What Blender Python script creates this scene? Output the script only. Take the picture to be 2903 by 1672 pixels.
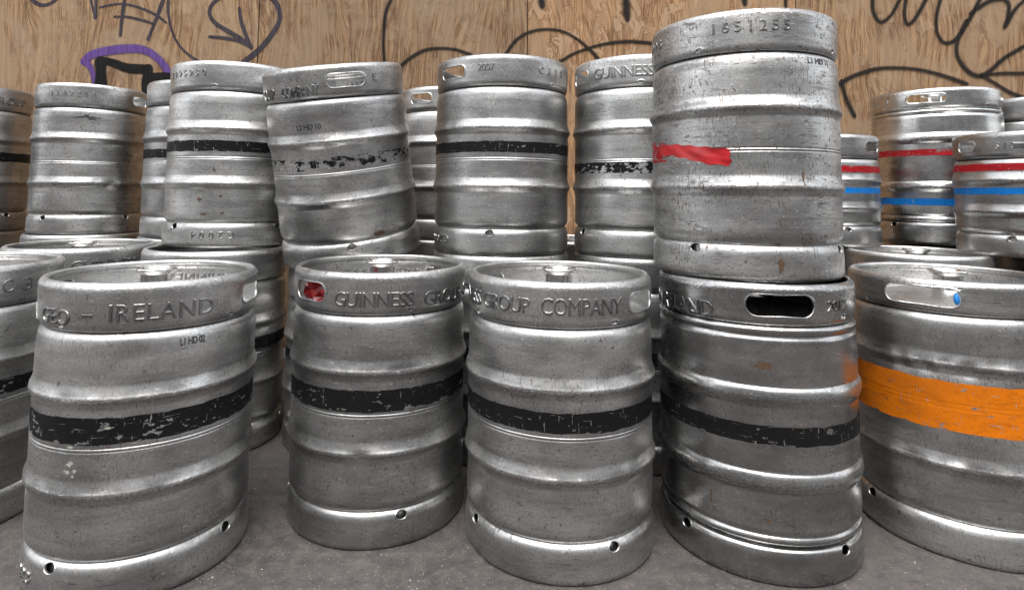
import bpy, math, random
import numpy as np
from mathutils import Matrix, Vector

random.seed(7)
rng = np.random.default_rng(11)
R = math.radians
scene = bpy.context.scene
for o in list(bpy.data.objects):
    bpy.data.objects.remove(o)

# ------------------------------------------------------------------ camera
cam = bpy.data.cameras.new("camera")
cam.sensor_width = 36.0
cam.lens = 21.09
cam.shift_x = 0.0194
cam.shift_y = -0.1439
cam.clip_start = 0.02
cam.clip_end = 500
camo = bpy.data.objects.new("camera", cam)
scene.collection.objects.link(camo)
PIT, ROL, CH = 0.0745, 0.0117, 0.719
F_ = Vector((0, math.cos(PIT), math.sin(PIT)))
U_ = Vector((0, -math.sin(PIT), math.cos(PIT)))
X_ = Vector((1, 0, 0))
rt = X_ * math.cos(ROL) + U_ * math.sin(ROL)
up = -X_ * math.sin(ROL) + U_ * math.cos(ROL)
m = Matrix((rt, up, -F_)).transposed().to_4x4()
m.translation = (0, 0, CH)
camo.matrix_world = m
scene.camera = camo

# ------------------------------------------------------------------ light
SUN_EL, SUN_AZ = 64.0, 190.0          # high, behind the camera
w = bpy.data.worlds.new("World")
scene.world = w
w.use_nodes = True
nt = w.node_tree
nt.nodes.clear()
sky = nt.nodes.new("ShaderNodeTexSky")
sky.sky_type = 'NISHITA'
sky.sun_disc = False
sky.sun_elevation = R(SUN_EL)
sky.sun_rotation = R(SUN_AZ)
sky.air_density = 1.0
sky.dust_density = 4.0
sky.ozone_density = 1.0
hsv = nt.nodes.new("ShaderNodeHueSaturation")      # overcast: the blue is washed out
hsv.inputs["Saturation"].default_value = 0.16
bg = nt.nodes.new("ShaderNodeBackground")
bg.inputs["Strength"].default_value = 0.15
wo = nt.nodes.new("ShaderNodeOutputWorld")
nt.links.new(sky.outputs[0], hsv.inputs["Color"])
nt.links.new(hsv.outputs[0], bg.inputs["Color"])
nt.links.new(bg.outputs[0], wo.inputs["Surface"])

sl = bpy.data.lights.new("sun", 'SUN')
sl.energy = 0.9
sl.angle = R(60)
sl.color = (1.0, 0.98, 0.955)
so = bpy.data.objects.new("sun", sl)
scene.collection.objects.link(so)
az = R(SUN_AZ)
sd = Vector((math.sin(az) * math.cos(R(SUN_EL)), math.cos(az) * math.cos(R(SUN_EL)), math.sin(R(SUN_EL))))
so.rotation_euler = sd.to_track_quat('Z', 'Y').to_euler()

vs = scene.view_settings
vs.view_transform = 'Standard'
vs.look = 'None'
vs.exposure = 1.82
vs.gamma = 1.0
vs.use_curve_mapping = False
scene.render.engine = 'CYCLES'
scene.cycles.max_bounces = 4
scene.cycles.glossy_bounces = 3
scene.cycles.diffuse_bounces = 3
scene.cycles.sample_clamp_indirect = 6.0
scene.cycles.transparent_max_bounces = 12
scene.cycles.use_adaptive_sampling = True
scene.cycles.adaptive_threshold = 0.02

# ------------------------------------------------------------------ helpers
COL = scene.collection


def tag(o, label=None, cat=None, group=None, kind=None):
    if label: o["label"] = label
    if cat: o["category"] = cat
    if group: o["group"] = group
    if kind: o["kind"] = kind
    return o


def mesh_obj(name, verts, faces, mat, parent=None, uv=None, wear=None, smooth=True):
    me = bpy.data.meshes.new(name)
    verts = np.asarray(verts, dtype=np.float32)
    if isinstance(faces, np.ndarray):
        k = faces.shape[1]
        me.vertices.add(len(verts)); me.vertices.foreach_set("co", verts.ravel())
        me.loops.add(faces.size); me.loops.foreach_set("vertex_index", faces.ravel().astype(np.int32))
        me.polygons.add(len(faces))
        me.polygons.foreach_set("loop_start", np.arange(0, faces.size, k, dtype=np.int32))
        me.update(calc_edges=True)
    else:
        me.from_pydata([tuple(v) for v in verts], [], faces)
    if uv is not None:
        l = me.uv_layers.new(name="UVMap")
        l.data.foreach_set("uv", np.asarray(uv, dtype=np.float32).ravel())
    if wear is not None:
        a = me.attributes.new("wear", 'FLOAT', 'POINT')
        a.data.foreach_set("value", np.asarray(wear, dtype=np.float32))
    if smooth:
        me.polygons.foreach_set("use_smooth", np.ones(len(me.polygons), dtype=bool))
    me.validate()
    me.update()
    if mat: me.materials.append(mat)
    o = bpy.data.objects.new(name, me)
    COL.objects.link(o)
    if parent: o.parent = parent
    return o


def box_data(x0, x1, y0, y1, z0, z1):
    v = [(x0, y0, z0), (x1, y0, z0), (x1, y1, z0), (x0, y1, z0), (x0, y0, z1), (x1, y0, z1), (x1, y1, z1), (x0, y1, z1)]
    f = [(0, 3, 2, 1), (4, 5, 6, 7), (0, 1, 5, 4), (1, 2, 6, 5), (2, 3, 7, 6), (3, 0, 4, 7)]
    return v, f


class NT:
    """small node-graph helper"""
    def __init__(s, name, dim="3D"):
        s.dim = dim; s.mat = bpy.data.materials.new(name); s.mat.use_nodes = True
        s.t = s.mat.node_tree; s.t.nodes.clear()
        s.out = s.t.nodes.new("ShaderNodeOutputMaterial")

    def n(s, typ, **kw):
        nd = s.t.nodes.new("ShaderNode" + typ)
        for k, v in kw.items(): setattr(nd, k, v)
        return nd

    def put(s, sock, v):
        if isinstance(v, bpy.types.NodeSocket): s.t.links.new(v, sock)
        elif v is not None: sock.default_value = v

    def math(s, op, a, b=None, c=None, clamp=False):
        nd = s.n("Math", operation=op, use_clamp=clamp)
        for i, v in enumerate((a, b, c)):
            if v is not None: s.put(nd.inputs[i], v)
        return nd.outputs[0]

    def vmul(s, v, k):
        nd = s.n("VectorMath", operation='MULTIPLY'); s.put(nd.inputs[0], v); nd.inputs[1].default_value = k
        return nd.outputs[0]

    def vadd(s, a, b):
        nd = s.n("VectorMath", operation='ADD'); s.put(nd.inputs[0], a); s.put(nd.inputs[1], b)
        return nd.outputs[0]

    def noise(s, vec, scale, detail=3.0, rough=0.55, dist=0.0, dim=None):
        nd = s.n("TexNoise"); nd.noise_dimensions = dim or s.dim; s.put(nd.inputs["Vector"], vec)
        nd.inputs["Scale"].default_value = scale; nd.inputs["Detail"].default_value = detail
        nd.inputs["Roughness"].default_value = rough; nd.inputs["Distortion"].default_value = dist
        return nd.outputs[0]

    def step(s, v, a, b, lo=0.0, hi=1.0):
        nd = s.n("MapRange", interpolation_type='SMOOTHSTEP')
        s.put(nd.inputs[0], v); s.put(nd.inputs[1], a); s.put(nd.inputs[2], b); s.put(nd.inputs[3], lo); s.put(nd.inputs[4], hi)
        return nd.outputs[0]

    def mix(s, f, a, b, mode='MIX'):
        nd = s.n("Mix", data_type='RGBA', blend_type=mode)
        s.put(nd.inputs[0], f); s.put(nd.inputs[6], a); s.put(nd.inputs[7], b)
        return nd.outputs[2]

    def lerp(s, f, a, b):
        nd = s.n("Mix", data_type='FLOAT')
        s.put(nd.inputs[0], f); s.put(nd.inputs[2], a); s.put(nd.inputs[3], b)
        return nd.outputs[0]

    def bump(s, h, strength=1.0, dist=1.0):
        nd = s.n("Bump"); nd.inputs["Strength"].default_value = strength; nd.inputs["Distance"].default_value = dist
        s.put(nd.inputs["Height"], h)
        return nd.outputs[0]

    def bsdf(s, color, rough, metal=0.0, normal=None, spec=None, alpha=None):
        nd = s.n("BsdfPrincipled")
        s.put(nd.inputs["Base Color"], color); s.put(nd.inputs["Roughness"], rough); s.put(nd.inputs["Metallic"], metal)
        if normal is not None: s.put(nd.inputs["Normal"], normal)
        if spec is not None: s.put(nd.inputs["Specular IOR Level"], spec)
        if alpha is not None: s.put(nd.inputs["Alpha"], alpha)
        s.t.links.new(nd.outputs[0], s.out.inputs[0])
        return nd


# ------------------------------------------------------------------ materials
# Object colour carries per-keg settings: r = paint loss, g = scratches and grime, b = polish, a = seed
def steel_nodes(g, rough0=0.345):
    oi = g.n("ObjectInfo")
    sp = g.n("SeparateColor"); g.put(sp.inputs[0], oi.outputs["Color"])
    chip, grime, polish = sp.outputs[0], sp.outputs[1], sp.outputs[2]
    seed = oi.outputs["Alpha"]
    uvn = g.n("UVMap"); uvn.uv_map = "UVMap"
    cmb = g.n("CombineXYZ"); g.put(cmb.inputs[0], g.math('MULTIPLY', seed, 37.7)); g.put(cmb.inputs[1], g.math('MULTIPLY', seed, 91.3)); g.put(cmb.inputs[2], g.math('MULTIPLY', seed, 13.1))
    uv = g.vadd(uvn.outputs[0], cmb.outputs[0])
    at = g.n("Attribute"); at.attribute_name = "wear"
    wear = at.outputs["Fac"]
    big = g.noise(g.vmul(uv, (0.7, 1.3, 1)), 8.0, 3.0, 0.6)
    patch = g.noise(uv, 6.5, 2.0, 0.6)
    fine = g.noise(uv, 190.0, 1.0, 0.65)
    smear = g.noise(g.vmul(uv, (5, 60, 1)), 1.0, 2.0, 0.6)
    vmark = g.noise(g.vmul(uv, (320, 52, 1)), 1.0, 2.0, 0.6)
    hmark = g.noise(g.vmul(uv, (44, 330, 1)), 1.0, 2.0, 0.6)
    dmark = g.noise(g.vmul(uv, (150, 130, 1)), 1.0, 2.0, 0.7, 0.9)
    rub = g.noise(g.vmul(uv, (22, 70, 1)), 1.0, 3.0, 0.7)
    thr = g.lerp(grime, 0.71, 0.625)
    thr2 = g.math('ADD', thr, 0.035)
    pm = g.step(g.math('ADD', g.math('MULTIPLY', patch, 1.0), g.math('MULTIPLY', grime, 0.10)), 0.52, 0.63)
    v = g.math('MULTIPLY', g.step(vmark, thr, thr2), pm)
    h = g.math('MULTIPLY', g.step(hmark, thr, thr2), g.step(patch, 0.46, 0.38))
    d = g.math('MULTIPLY', g.step(dmark, g.math('ADD', thr, 0.02), g.math('ADD', thr, 0.06)), pm)
    ru = g.math('MULTIPLY', g.step(rub, 0.57, 0.74), g.math('MULTIPLY', grime, 0.8))
    ru = g.math('MAXIMUM', ru, g.math('MULTIPLY', g.step(g.noise(g.vmul(g.vadd(uv, (7, 3, 0)), (4, 38, 1)), 1.0, 3.0, 0.65), 0.56, 0.72), g.math('MULTIPLY', grime, 0.55)))
    # long curling scratches: thin contour lines of a smooth noise, only inside scuffed patches
    ln = g.math('ABSOLUTE', g.math('SUBTRACT', g.noise(g.vmul(g.vadd(uv, (1.7, 4.4, 0)), (1.0, 0.8, 1)), 24.0, 2.0, 0.55), 0.5))
    v = g.math('MAXIMUM', v, g.math('MULTIPLY', g.step(ln, 0.0075, 0.003), g.math('MULTIPLY', g.step(patch, 0.50, 0.60), g.step(rub, 0.40, 0.55))))
    marks = g.math('MAXIMUM', g.math('MAXIMUM', v, h), g.math('MAXIMUM', d, ru), clamp=True)
    marks = g.math('MULTIPLY', marks, g.lerp(grime, 0.55, 0.90))
    # scuffed crests of the rolling rings and edges
    sc = g.math('MULTIPLY', g.step(g.noise(g.vmul(uv, (120, 190, 1)), 1.0, 2.0, 0.7), 0.46, 0.60), wear)
    tone = g.step(big, 0.30, 0.70, 0.76, 1.10)
    tone = g.math('MULTIPLY', tone, g.step(smear, 0.30, 0.70, 0.91, 1.07))
    tone = g.math('MULTIPLY', tone, g.step(fine, 0.28, 0.72, 0.88, 1.09))
    tone = g.math('MULTIPLY', tone, g.step(g.math('FRACT', g.math('MULTIPLY', seed, 7.3)), 0.0, 1.0, 0.80, 1.07))
    base = g.mix(1.0, (0.505, 0.504, 0.498, 1), tone, 'MULTIPLY')
    col = g.mix(marks, base, (0.085, 0.074, 0.066, 1))
    col = g.mix(g.math('MULTIPLY', sc, 0.62), col, (0.165, 0.155, 0.15, 1))
    # rust-brown flecks
    rs = g.math('MULTIPLY', g.step(g.noise(g.vmul(uv, (75, 50, 1)), 1.0, 2.0, 0.6), 0.70, 0.74), g.step(big, 0.48, 0.60))
    rs = g.math('MULTIPLY', rs, g.lerp(grime, 0.30, 0.85))
    col = g.mix(rs, col, (0.13, 0.055, 0.028, 1))
    # pale scrapes
    ps = g.step(g.noise(g.vmul(g.vadd(uv, (3.3, 8.8, 0)), (70, 240, 1)), 1.0, 1.0, 0.5), 0.725, 0.76)
    col = g.mix(g.math('MULTIPLY', ps, 0.7), col, (0.70, 0.69, 0.68, 1))
    rough = g.math('ADD', rough0, g.math('MULTIPLY', big, 0.14))
    rough = g.math('SUBTRACT', rough, g.math('MULTIPLY', polish, 0.20))
    rough = g.math('ADD', rough, g.math('MULTIPLY', marks, 0.22))
    rough = g.math('ADD', rough, g.math('MULTIPLY', sc, 0.12), clamp=True)
    hgt = g.math('MULTIPLY', g.noise(uv, 26.0, 2.0, 0.5), 0.00022)
    hgt = g.math('ADD', hgt, g.math('MULTIPLY', g.math('MULTIPLY', wear, g.noise(uv, 210.0, 1.0, 0.6)), 0.0007))
    return dict(col=col, rough=rough, hgt=hgt, uv=uv, chip=chip, grime=grime, wear=wear, marks=marks, rub=rub, patch=patch, big=big, fine=fine)


def make_steel(name="dull_steel", k=1.0):
    g = NT(name, "2D")
    s = steel_nodes(g)
    if k != 1.0: s['col'] = g.mix(1.0, s['col'], (k, k, k, 1), 'MULTIPLY')
    g.bsdf(s['col'], s['rough'], 1.0, g.bump(s['hgt']))
    return g.mat


def make_paint(name, color, rough=0.42):
    g = NT(name, "2D")
    s = steel_nodes(g)
    uv = s['uv']
    # flaked-off paint shows the steel: blotches along the edges plus scratches
    a = g.noise(g.vmul(uv, (46, 95, 1)), 1.0, 3.0, 0.62)
    b = g.noise(g.vmul(g.vadd(uv, (5, 2, 0)), (14, 30, 1)), 1.0, 2.0, 0.6)
    n = g.math('ADD', g.math('MULTIPLY', a, 0.62), g.math('MULTIPLY', b, 0.38))
    n = g.math('ADD', n, g.math('MULTIPLY', s['wear'], 0.07))
    t = g.lerp(s['chip'], 0.70, 0.44)
    ch = g.step(n, t, g.math('ADD', t, 0.012))
    scr = g.step(g.noise(g.vmul(uv, (260, 35, 1)), 1.0, 2.0, 0.5, 0.5), 0.735, 0.75)
    scr2 = g.step(g.noise(g.vmul(uv, (30, 420, 1)), 1.0, 2.0, 0.5, 0.5), 0.745, 0.76)
    ch = g.math('MAXIMUM', ch, g.math('MULTIPLY', g.math('MAXIMUM', scr, scr2), 0.8), clamp=True)
    c = tuple(color) + (1,)
    dusty = tuple(min(1, x * 0.8 + 0.003) for x in color) + (1,)
    pc = g.mix(g.step(s['big'], 0.35, 0.75), c, dusty)
    pc = g.mix(g.math('MULTIPLY', g.step(s['fine'], 0.60, 0.80), 0.25), pc, (0.025, 0.024, 0.023, 1))
    pc = g.mix(g.math('MULTIPLY', s['marks'], 0.45), pc, tuple(x * 0.30 + 0.003 for x in color) + (1,))
    pc = g.mix(g.math('MULTIPLY', g.step(s['rub'], 0.48, 0.72), 0.45), pc, tuple(x * 0.55 + 0.002 for x in color) + (1,))
    pc = g.mix(1.0, pc, (0.84, 0.84, 0.84, 1), 'MULTIPLY')
    col = g.mix(ch, pc, s['col'])
    ro = g.lerp(ch, g.math('ADD', rough, g.math('MULTIPLY', s['big'], 0.15)), s['rough'])
    g.bsdf(col, ro, ch, g.bump(s['hgt']), 0.09)
    return g.mat


STEEL = make_steel()
STAMP = make_steel("stamped_steel", 0.50)       # darker copy for lettering: shading of the letter sides put into the colour
BLACKP = make_paint("black_band_paint", (0.0065, 0.0065, 0.0072), 0.42)
REDP = make_paint("red_band_paint", (0.27, 0.008, 0.012))
BLUEP = make_paint("blue_band_paint", (0.004, 0.13, 0.42))
ORANGEP = make_paint("orange_band_paint", (0.55, 0.140, 0.003), 0.5)


def simple(name, color, rough, metal=0.0, nscale=40.0, amt=0.25, bump=0.0004):
    g = NT(name)
    tc = g.n("TexCoord").outputs["Object"]
    n = g.noise(tc, nscale, 4.0, 0.6)
    c2 = tuple(x * (1 - amt) for x in color) + (1,)
    col = g.mix(g.step(n, 0.3, 0.7), tuple(color) + (1,), c2)
    g.bsdf(col, g.math('ADD', rough, g.math('MULTIPLY', n, 0.12)), metal, g.bump(g.math('MULTIPLY', n, bump)))
    return g.mat


BRIGHT = simple("polished_steel", (0.72, 0.71, 0.69), 0.10, 1.0, 60, 0.15, 0.0001)
INK = simple("black_ink", (0.018, 0.018, 0.020), 0.6, 0.0, 200, 0.3, 0.0)
REDT = simple("red_plastic", (0.34, 0.008, 0.011), 0.30, 0.0, 30, 0.35, 0.001)
BLUET = simple("blue_plastic", (0.02, 0.22, 0.62), 0.35, 0.0, 30, 0.2, 0.0002)
WHITEP = simple("white_paint_splash", (0.62, 0.63, 0.56), 0.5, 0.0, 90, 0.25, 0.0006)
NAILM = simple("rusty_nail", (0.10, 0.055, 0.035), 0.8, 0.0, 120, 0.5, 0.0004)


def make_rust(name="rust_stain", c1=(0.050, 0.028, 0.016), c2=(0.105, 0.060, 0.034)):
    g = NT(name)
    uvn = g.n("UVMap"); uvn.uv_map = "UVMap"
    sx = g.n("SeparateXYZ"); g.put(sx.inputs[0], uvn.outputs[0])
    p = g.n("TexCoord").outputs["Object"]
    n = g.noise(g.vmul(p, (220, 220, 150)), 1.0, 3.0, 0.7)
    n2 = g.noise(p, 600.0, 2.0, 0.7)
    e = g.math('ADD', sx.outputs[0], g.math('MULTIPLY', g.math('SUBTRACT', n, 0.5), 1.7))
    al = g.math('MULTIPLY', g.step(e, 0.95, 0.45), g.step(n2, 0.25, 0.55, 0.45, 0.9))
    g.bsdf(g.mix(n2, c1 + (1,), c2 + (1,)), 0.8, 0.0, None, 0.2, al)
    return g.mat


RUSTD = make_rust()
FLECK = make_rust("pale_paint_fleck", (0.22, 0.22, 0.19), (0.36, 0.36, 0.31))
FACADE = simple("painted_render", (0.52, 0.515, 0.505), 0.85, 0.0, 1.2, 0.25, 0.002)
GLASS = simple("dark_window_glass", (0.03, 0.035, 0.04), 0.08, 0.0, 2.0, 0.2, 0.0)


def make_plywood():
    g = NT("weathered_plywood")
    tc = g.n("TexCoord").outputs["Object"]
    oi = g.n("ObjectInfo")
    sp = g.n("SeparateColor"); g.put(sp.inputs[0], oi.outputs["Color"])
    cmb = g.n("CombineXYZ")
    for i, k in enumerate((31.0, 3.0, 17.0)):
        g.put(cmb.inputs[i], g.math('MULTIPLY', oi.outputs["Alpha"], k))
    p = g.vadd(tc, cmb.outputs[0])
    dark, warm = sp.outputs[0], sp.outputs[1]
    warp = g.noise(g.vmul(p, (2.2, 1, 1.1)), 1.5, 2.0, 0.5)
    sx = g.n("SeparateXYZ"); g.put(sx.inputs[0], p)
    ph = g.math('ADD', g.math('MULTIPLY', sx.outputs[0], 190.0), g.math('MULTIPLY', warp, 30.0))
    ring = g.math('SINE', ph)                                            # cathedral figure
    wv = g.n("CombineXYZ"); g.put(wv.inputs[0], g.math('MULTIPLY', warp, 0.25))
    q = g.vadd(p, wv.outputs[0])
    fineg = g.noise(g.vmul(q, (330, 1, 9)), 1.0, 3.0, 0.65)              # pores
    streak = g.noise(g.vmul(q, (75, 1, 2.2)), 1.0, 3.0, 0.6)
    blot = g.noise(g.vmul(p, (3.4, 1, 2.2)), 1.6, 4.0, 0.62, 0.6)        # grey weathering
    peel = g.noise(g.vmul(p, (8.0, 1, 4.0)), 1.5, 4.0, 0.6, 0.9)
    mott = g.noise(g.vmul(p, (13.0, 1, 5.5)), 1.0, 5.0, 0.72, 0.7)
    hair = g.noise(g.vmul(p, (9.0, 1, 120)), 1.0, 2.0, 0.6)              # faint cross checks
    ringw = g.lerp(dark, 0.30, 1.0)
    col = g.mix(g.math('MULTIPLY', g.step(ring, -0.6, 0.9), ringw), (0.450, 0.325, 0.212, 1), (0.300, 0.190, 0.105, 1))
    col = g.mix(g.math('MULTIPLY', g.math('MULTIPLY', g.step(ring, 0.60, 0.98), ringw), 0.60), col, (0.150, 0.078, 0.036, 1))
    col = g.mix(g.math('MULTIPLY', g.step(streak, 0.42, 0.66), 0.80), col, (0.145, 0.078, 0.038, 1))
    col = g.mix(g.math('MULTIPLY', g.step(mott, 0.47, 0.66), 0.78), col, (0.120, 0.060, 0.028, 1))
    col = g.mix(g.math('MULTIPLY', g.step(fineg, 0.46, 0.66), 0.65), col, (0.66, 0.54, 0.41, 1))
    col = g.mix(g.math('MULTIPLY', g.step(fineg, 0.48, 0.30), 0.65), col, (0.150, 0.082, 0.040, 1))
    grey = g.mix(g.step(fineg, 0.36, 0.62), (0.520, 0.455, 0.375, 1), (0.350, 0.275, 0.200, 1))
    col = g.mix(g.math('MULTIPLY', g.step(blot, 0.46, 0.60), 0.62), col, grey)
    pe = g.step(peel, 0.560, 0.578)
    col = g.mix(g.math('MULTIPLY', pe, g.math('MULTIPLY', warm, 0.80)), col, g.mix(g.step(fineg, 0.35, 0.65), (0.58, 0.51, 0.43, 1), (0.42, 0.34, 0.26, 1)))
    edge = g.math('MULTIPLY', g.step(peel, 0.545, 0.562), g.step(peel, 0.582, 0.568))
    col = g.mix(g.math('MULTIPLY', edge, g.math('MULTIPLY', warm, 0.7)), col, (0.20, 0.115, 0.06, 1))
    col = g.mix(g.math('MULTIPLY', g.step(hair, 0.60, 0.72), 0.22), col, (0.16, 0.10, 0.06, 1))
    warmc = g.mix(warm, (1.06, 0.94, 0.79, 1), (1.20, 0.94, 0.70, 1))
    col = g.mix(1.0, col, warmc, 'MULTIPLY')
    dk = g.lerp(dark, 0.46, 0.30)
    col = g.mix(1.0, col, dk, 'MULTIPLY')
    hgt = g.math('ADD', g.math('MULTIPLY', fineg, 0.0008), g.math('MULTIPLY', pe, 0.0005))
    hgt = g.math('ADD', hgt, g.math('MULTIPLY', ring, 0.0003))
    g.bsdf(col, 0.82, 0.0, g.bump(hgt), 0.25)
    return g.mat


def make_spray(name, color, soft=0.5):
    g = NT(name)
    uvn = g.n("UVMap"); uvn.uv_map = "UVMap"
    sx = g.n("SeparateXYZ"); g.put(sx.inputs[0], uvn.outputs[0])
    e = g.math('ABSOLUTE', sx.outputs[1])                # 0 centre .. 1 edge
    tc = g.n("TexCoord").outputs["Object"]
    n = g.noise(tc, 260.0, 3.0, 0.7)
    gr = g.noise(g.vmul(tc, (160, 1, 8)), 1.0, 4.0, 0.6)
    e2 = g.math('ADD', e, g.math('MULTIPLY', g.math('SUBTRACT', n, 0.5), 0.5))
    al = g.step(e2, 1.0, soft)
    al = g.math('MULTIPLY', al, g.step(gr, 0.25, 0.55, 0.84, 0.98))
    fade = g.step(sx.outputs[2], 0.0, 1.0)
    col = g.mix(g.step(gr, 0.4, 0.7), tuple(color) + (1,), tuple(x * 1.5 + 0.004 for x in color) + (1,))
    g.bsdf(col, 0.65, 0.0, None, 0.10, al)
    return g.mat


PLY = make_plywood()
SPRAY = {'n': make_spray("grey_marker_paint", (0.024, 0.020, 0.025), 0.72),
         'b': make_spray("black_spray_paint", (0.007, 0.006, 0.0055), 0.12),
         'k': make_spray("solid_black_paint", (0.003, 0.003, 0.003), 0.84),
         'p': make_spray("purple_spray_paint", (0.058, 0.030, 0.115), 0.60)}


def make_asphalt():
    g = NT("worn_asphalt")
    p = g.n("TexCoord").outputs["Object"]
    a = g.noise(p, 3.0, 5.0, 0.6)
    b = g.noise(p, 34.0, 5.0, 0.7)
    c = g.noise(p, 330.0, 3.0, 0.7)
    vo = g.n("TexVoronoi"); g.put(vo.inputs["Vector"], p); vo.inputs["Scale"].default_value = 190.0
    d = g.noise(p, 1.3, 4.0, 0.65, 0.5)
    col = g.mix(g.step(a, 0.3, 0.7), (0.053, 0.047, 0.045, 1), (0.030, 0.027, 0.026, 1))
    col = g.mix(g.math('MULTIPLY', g.step(d, 0.50, 0.66), 0.55), col, (0.024, 0.020, 0.018, 1))
    col = g.mix(g.math('MULTIPLY', g.step(b, 0.42, 0.70), 0.75), col, (0.082, 0.071, 0.065, 1))
    col = g.mix(g.math('MULTIPLY', g.step(b, 0.46, 0.30), 0.6), col, (0.018, 0.016, 0.016, 1))
    col = g.mix(g.math('MULTIPLY', g.step(c, 0.52, 0.72), 0.8), col, (0.016, 0.015, 0.014, 1))
    col = g.mix(g.math('MULTIPLY', g.step(c, 0.46, 0.30), 0.45), col, (0.115, 0.102, 0.094, 1))
    sp = g.n("SeparateColor"); g.put(sp.inputs[0], vo.outputs["Color"])
    ag = g.math('MULTIPLY', g.step(sp.outputs[0], 0.88, 0.93), g.step(vo.outputs["Distance"], 0.45, 0.15))
    col = g.mix(g.math('MULTIPLY', ag, 0.6), col, (0.19, 0.165, 0.15, 1))
    h = g.math('ADD', g.math('MULTIPLY', b, 0.007), g.math('MULTIPLY', c, 0.0016))
    h = g.math('ADD', h, g.math('MULTIPLY', ag, 0.0007))
    g.bsdf(col, 0.80, 0.0, g.bump(h), 0.35)
    return g.mat


ASPH = make_asphalt()
GRIT = simple("pale_grit", (0.34, 0.31, 0.28), 0.8, 0.0, 70, 0.5, 0.0)
GRITD = simple("dark_grit", (0.10, 0.085, 0.075), 0.85, 0.0, 70, 0.5, 0.0)

# ------------------------------------------------------------------ setting
GY = 2.74
gv, gf = [], []
NG = 40
for j in range(NG + 1):
    for i in range(NG + 1):
        gv.append((-150 + 300 * i / NG, -150 + 300 * j / NG, 0.0))
for j in range(NG):
    for i in range(NG):
        a = j * (NG + 1) + i
        gf.append((a, a + 1, a + NG + 2, a + NG + 1))
tag(mesh_obj("pavement", gv, gf, ASPH, smooth=False), kind="structure")

hoard = bpy.data.objects.new("plywood_hoarding", None)
COL.objects.link(hoard)
hoard.location = (0.158, GY, 0)
tag(hoard, "weathered brown plywood hoarding with black and purple graffiti behind all the kegs", "hoarding")
SEAMS = [-4.842, -3.592, -2.342, -1.092, 0.158, 1.408, 2.658, 3.908, 5.158]
TONE = {3: (0.62, 0.35), 4: (0.12, 0.90), 5: (0.36, 0.50), 2: (0.30, 0.35)}


def world_child(o, parent):
    o.parent = parent
    o.matrix_parent_inverse = Matrix.Translation(parent.location).inverted()


for i in range(len(SEAMS) - 1):
    x0, x1 = SEAMS[i] + 0.0025, SEAMS[i + 1] - 0.0025
    v, f = box_data(x0, x1, GY, GY + 0.018, 0.015, 2.5)
    o = mesh_obj("panel", v, f, PLY, smooth=False)
    d, wm = TONE.get(i, (0.35, 0.5))
    o.color = (d, wm, 0, 0.13 * i + 0.07)
    world_child(o, hoard)
for x in SEAMS:
    v, f = box_data(x - 0.04, x + 0.04, GY + 0.020, GY + 0.10, 0.0, 2.5)
    o = mesh_obj("batten", v, f, PLY, smooth=False)
    o.color = (0.8, 0.3, 0, 0.4)
    world_child(o, hoard)
# nails along the seams
for x in SEAMS[2:7]:
    for z in np.arange(0.2, 2.4, 0.31):
        for s in (-1, 1):
            c = Vector((x + s * 0.021 + random.uniform(-.004, .004), GY - 0.0008, z + random.uniform(-.02, .02)))
            vv = [tuple(c)] + [(c.x + 0.0042 * math.cos(k * math.pi / 4), GY + 0.0004, c.z + 0.0042 * math.sin(k * math.pi / 4)) for k in range(8)]
            ff = [(0, 1 + (k + 1) % 8, 1 + k) for k in range(8)]
            o = mesh_obj("nail_head", vv, ff, NAILM)
            world_child(o, hoard)

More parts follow.
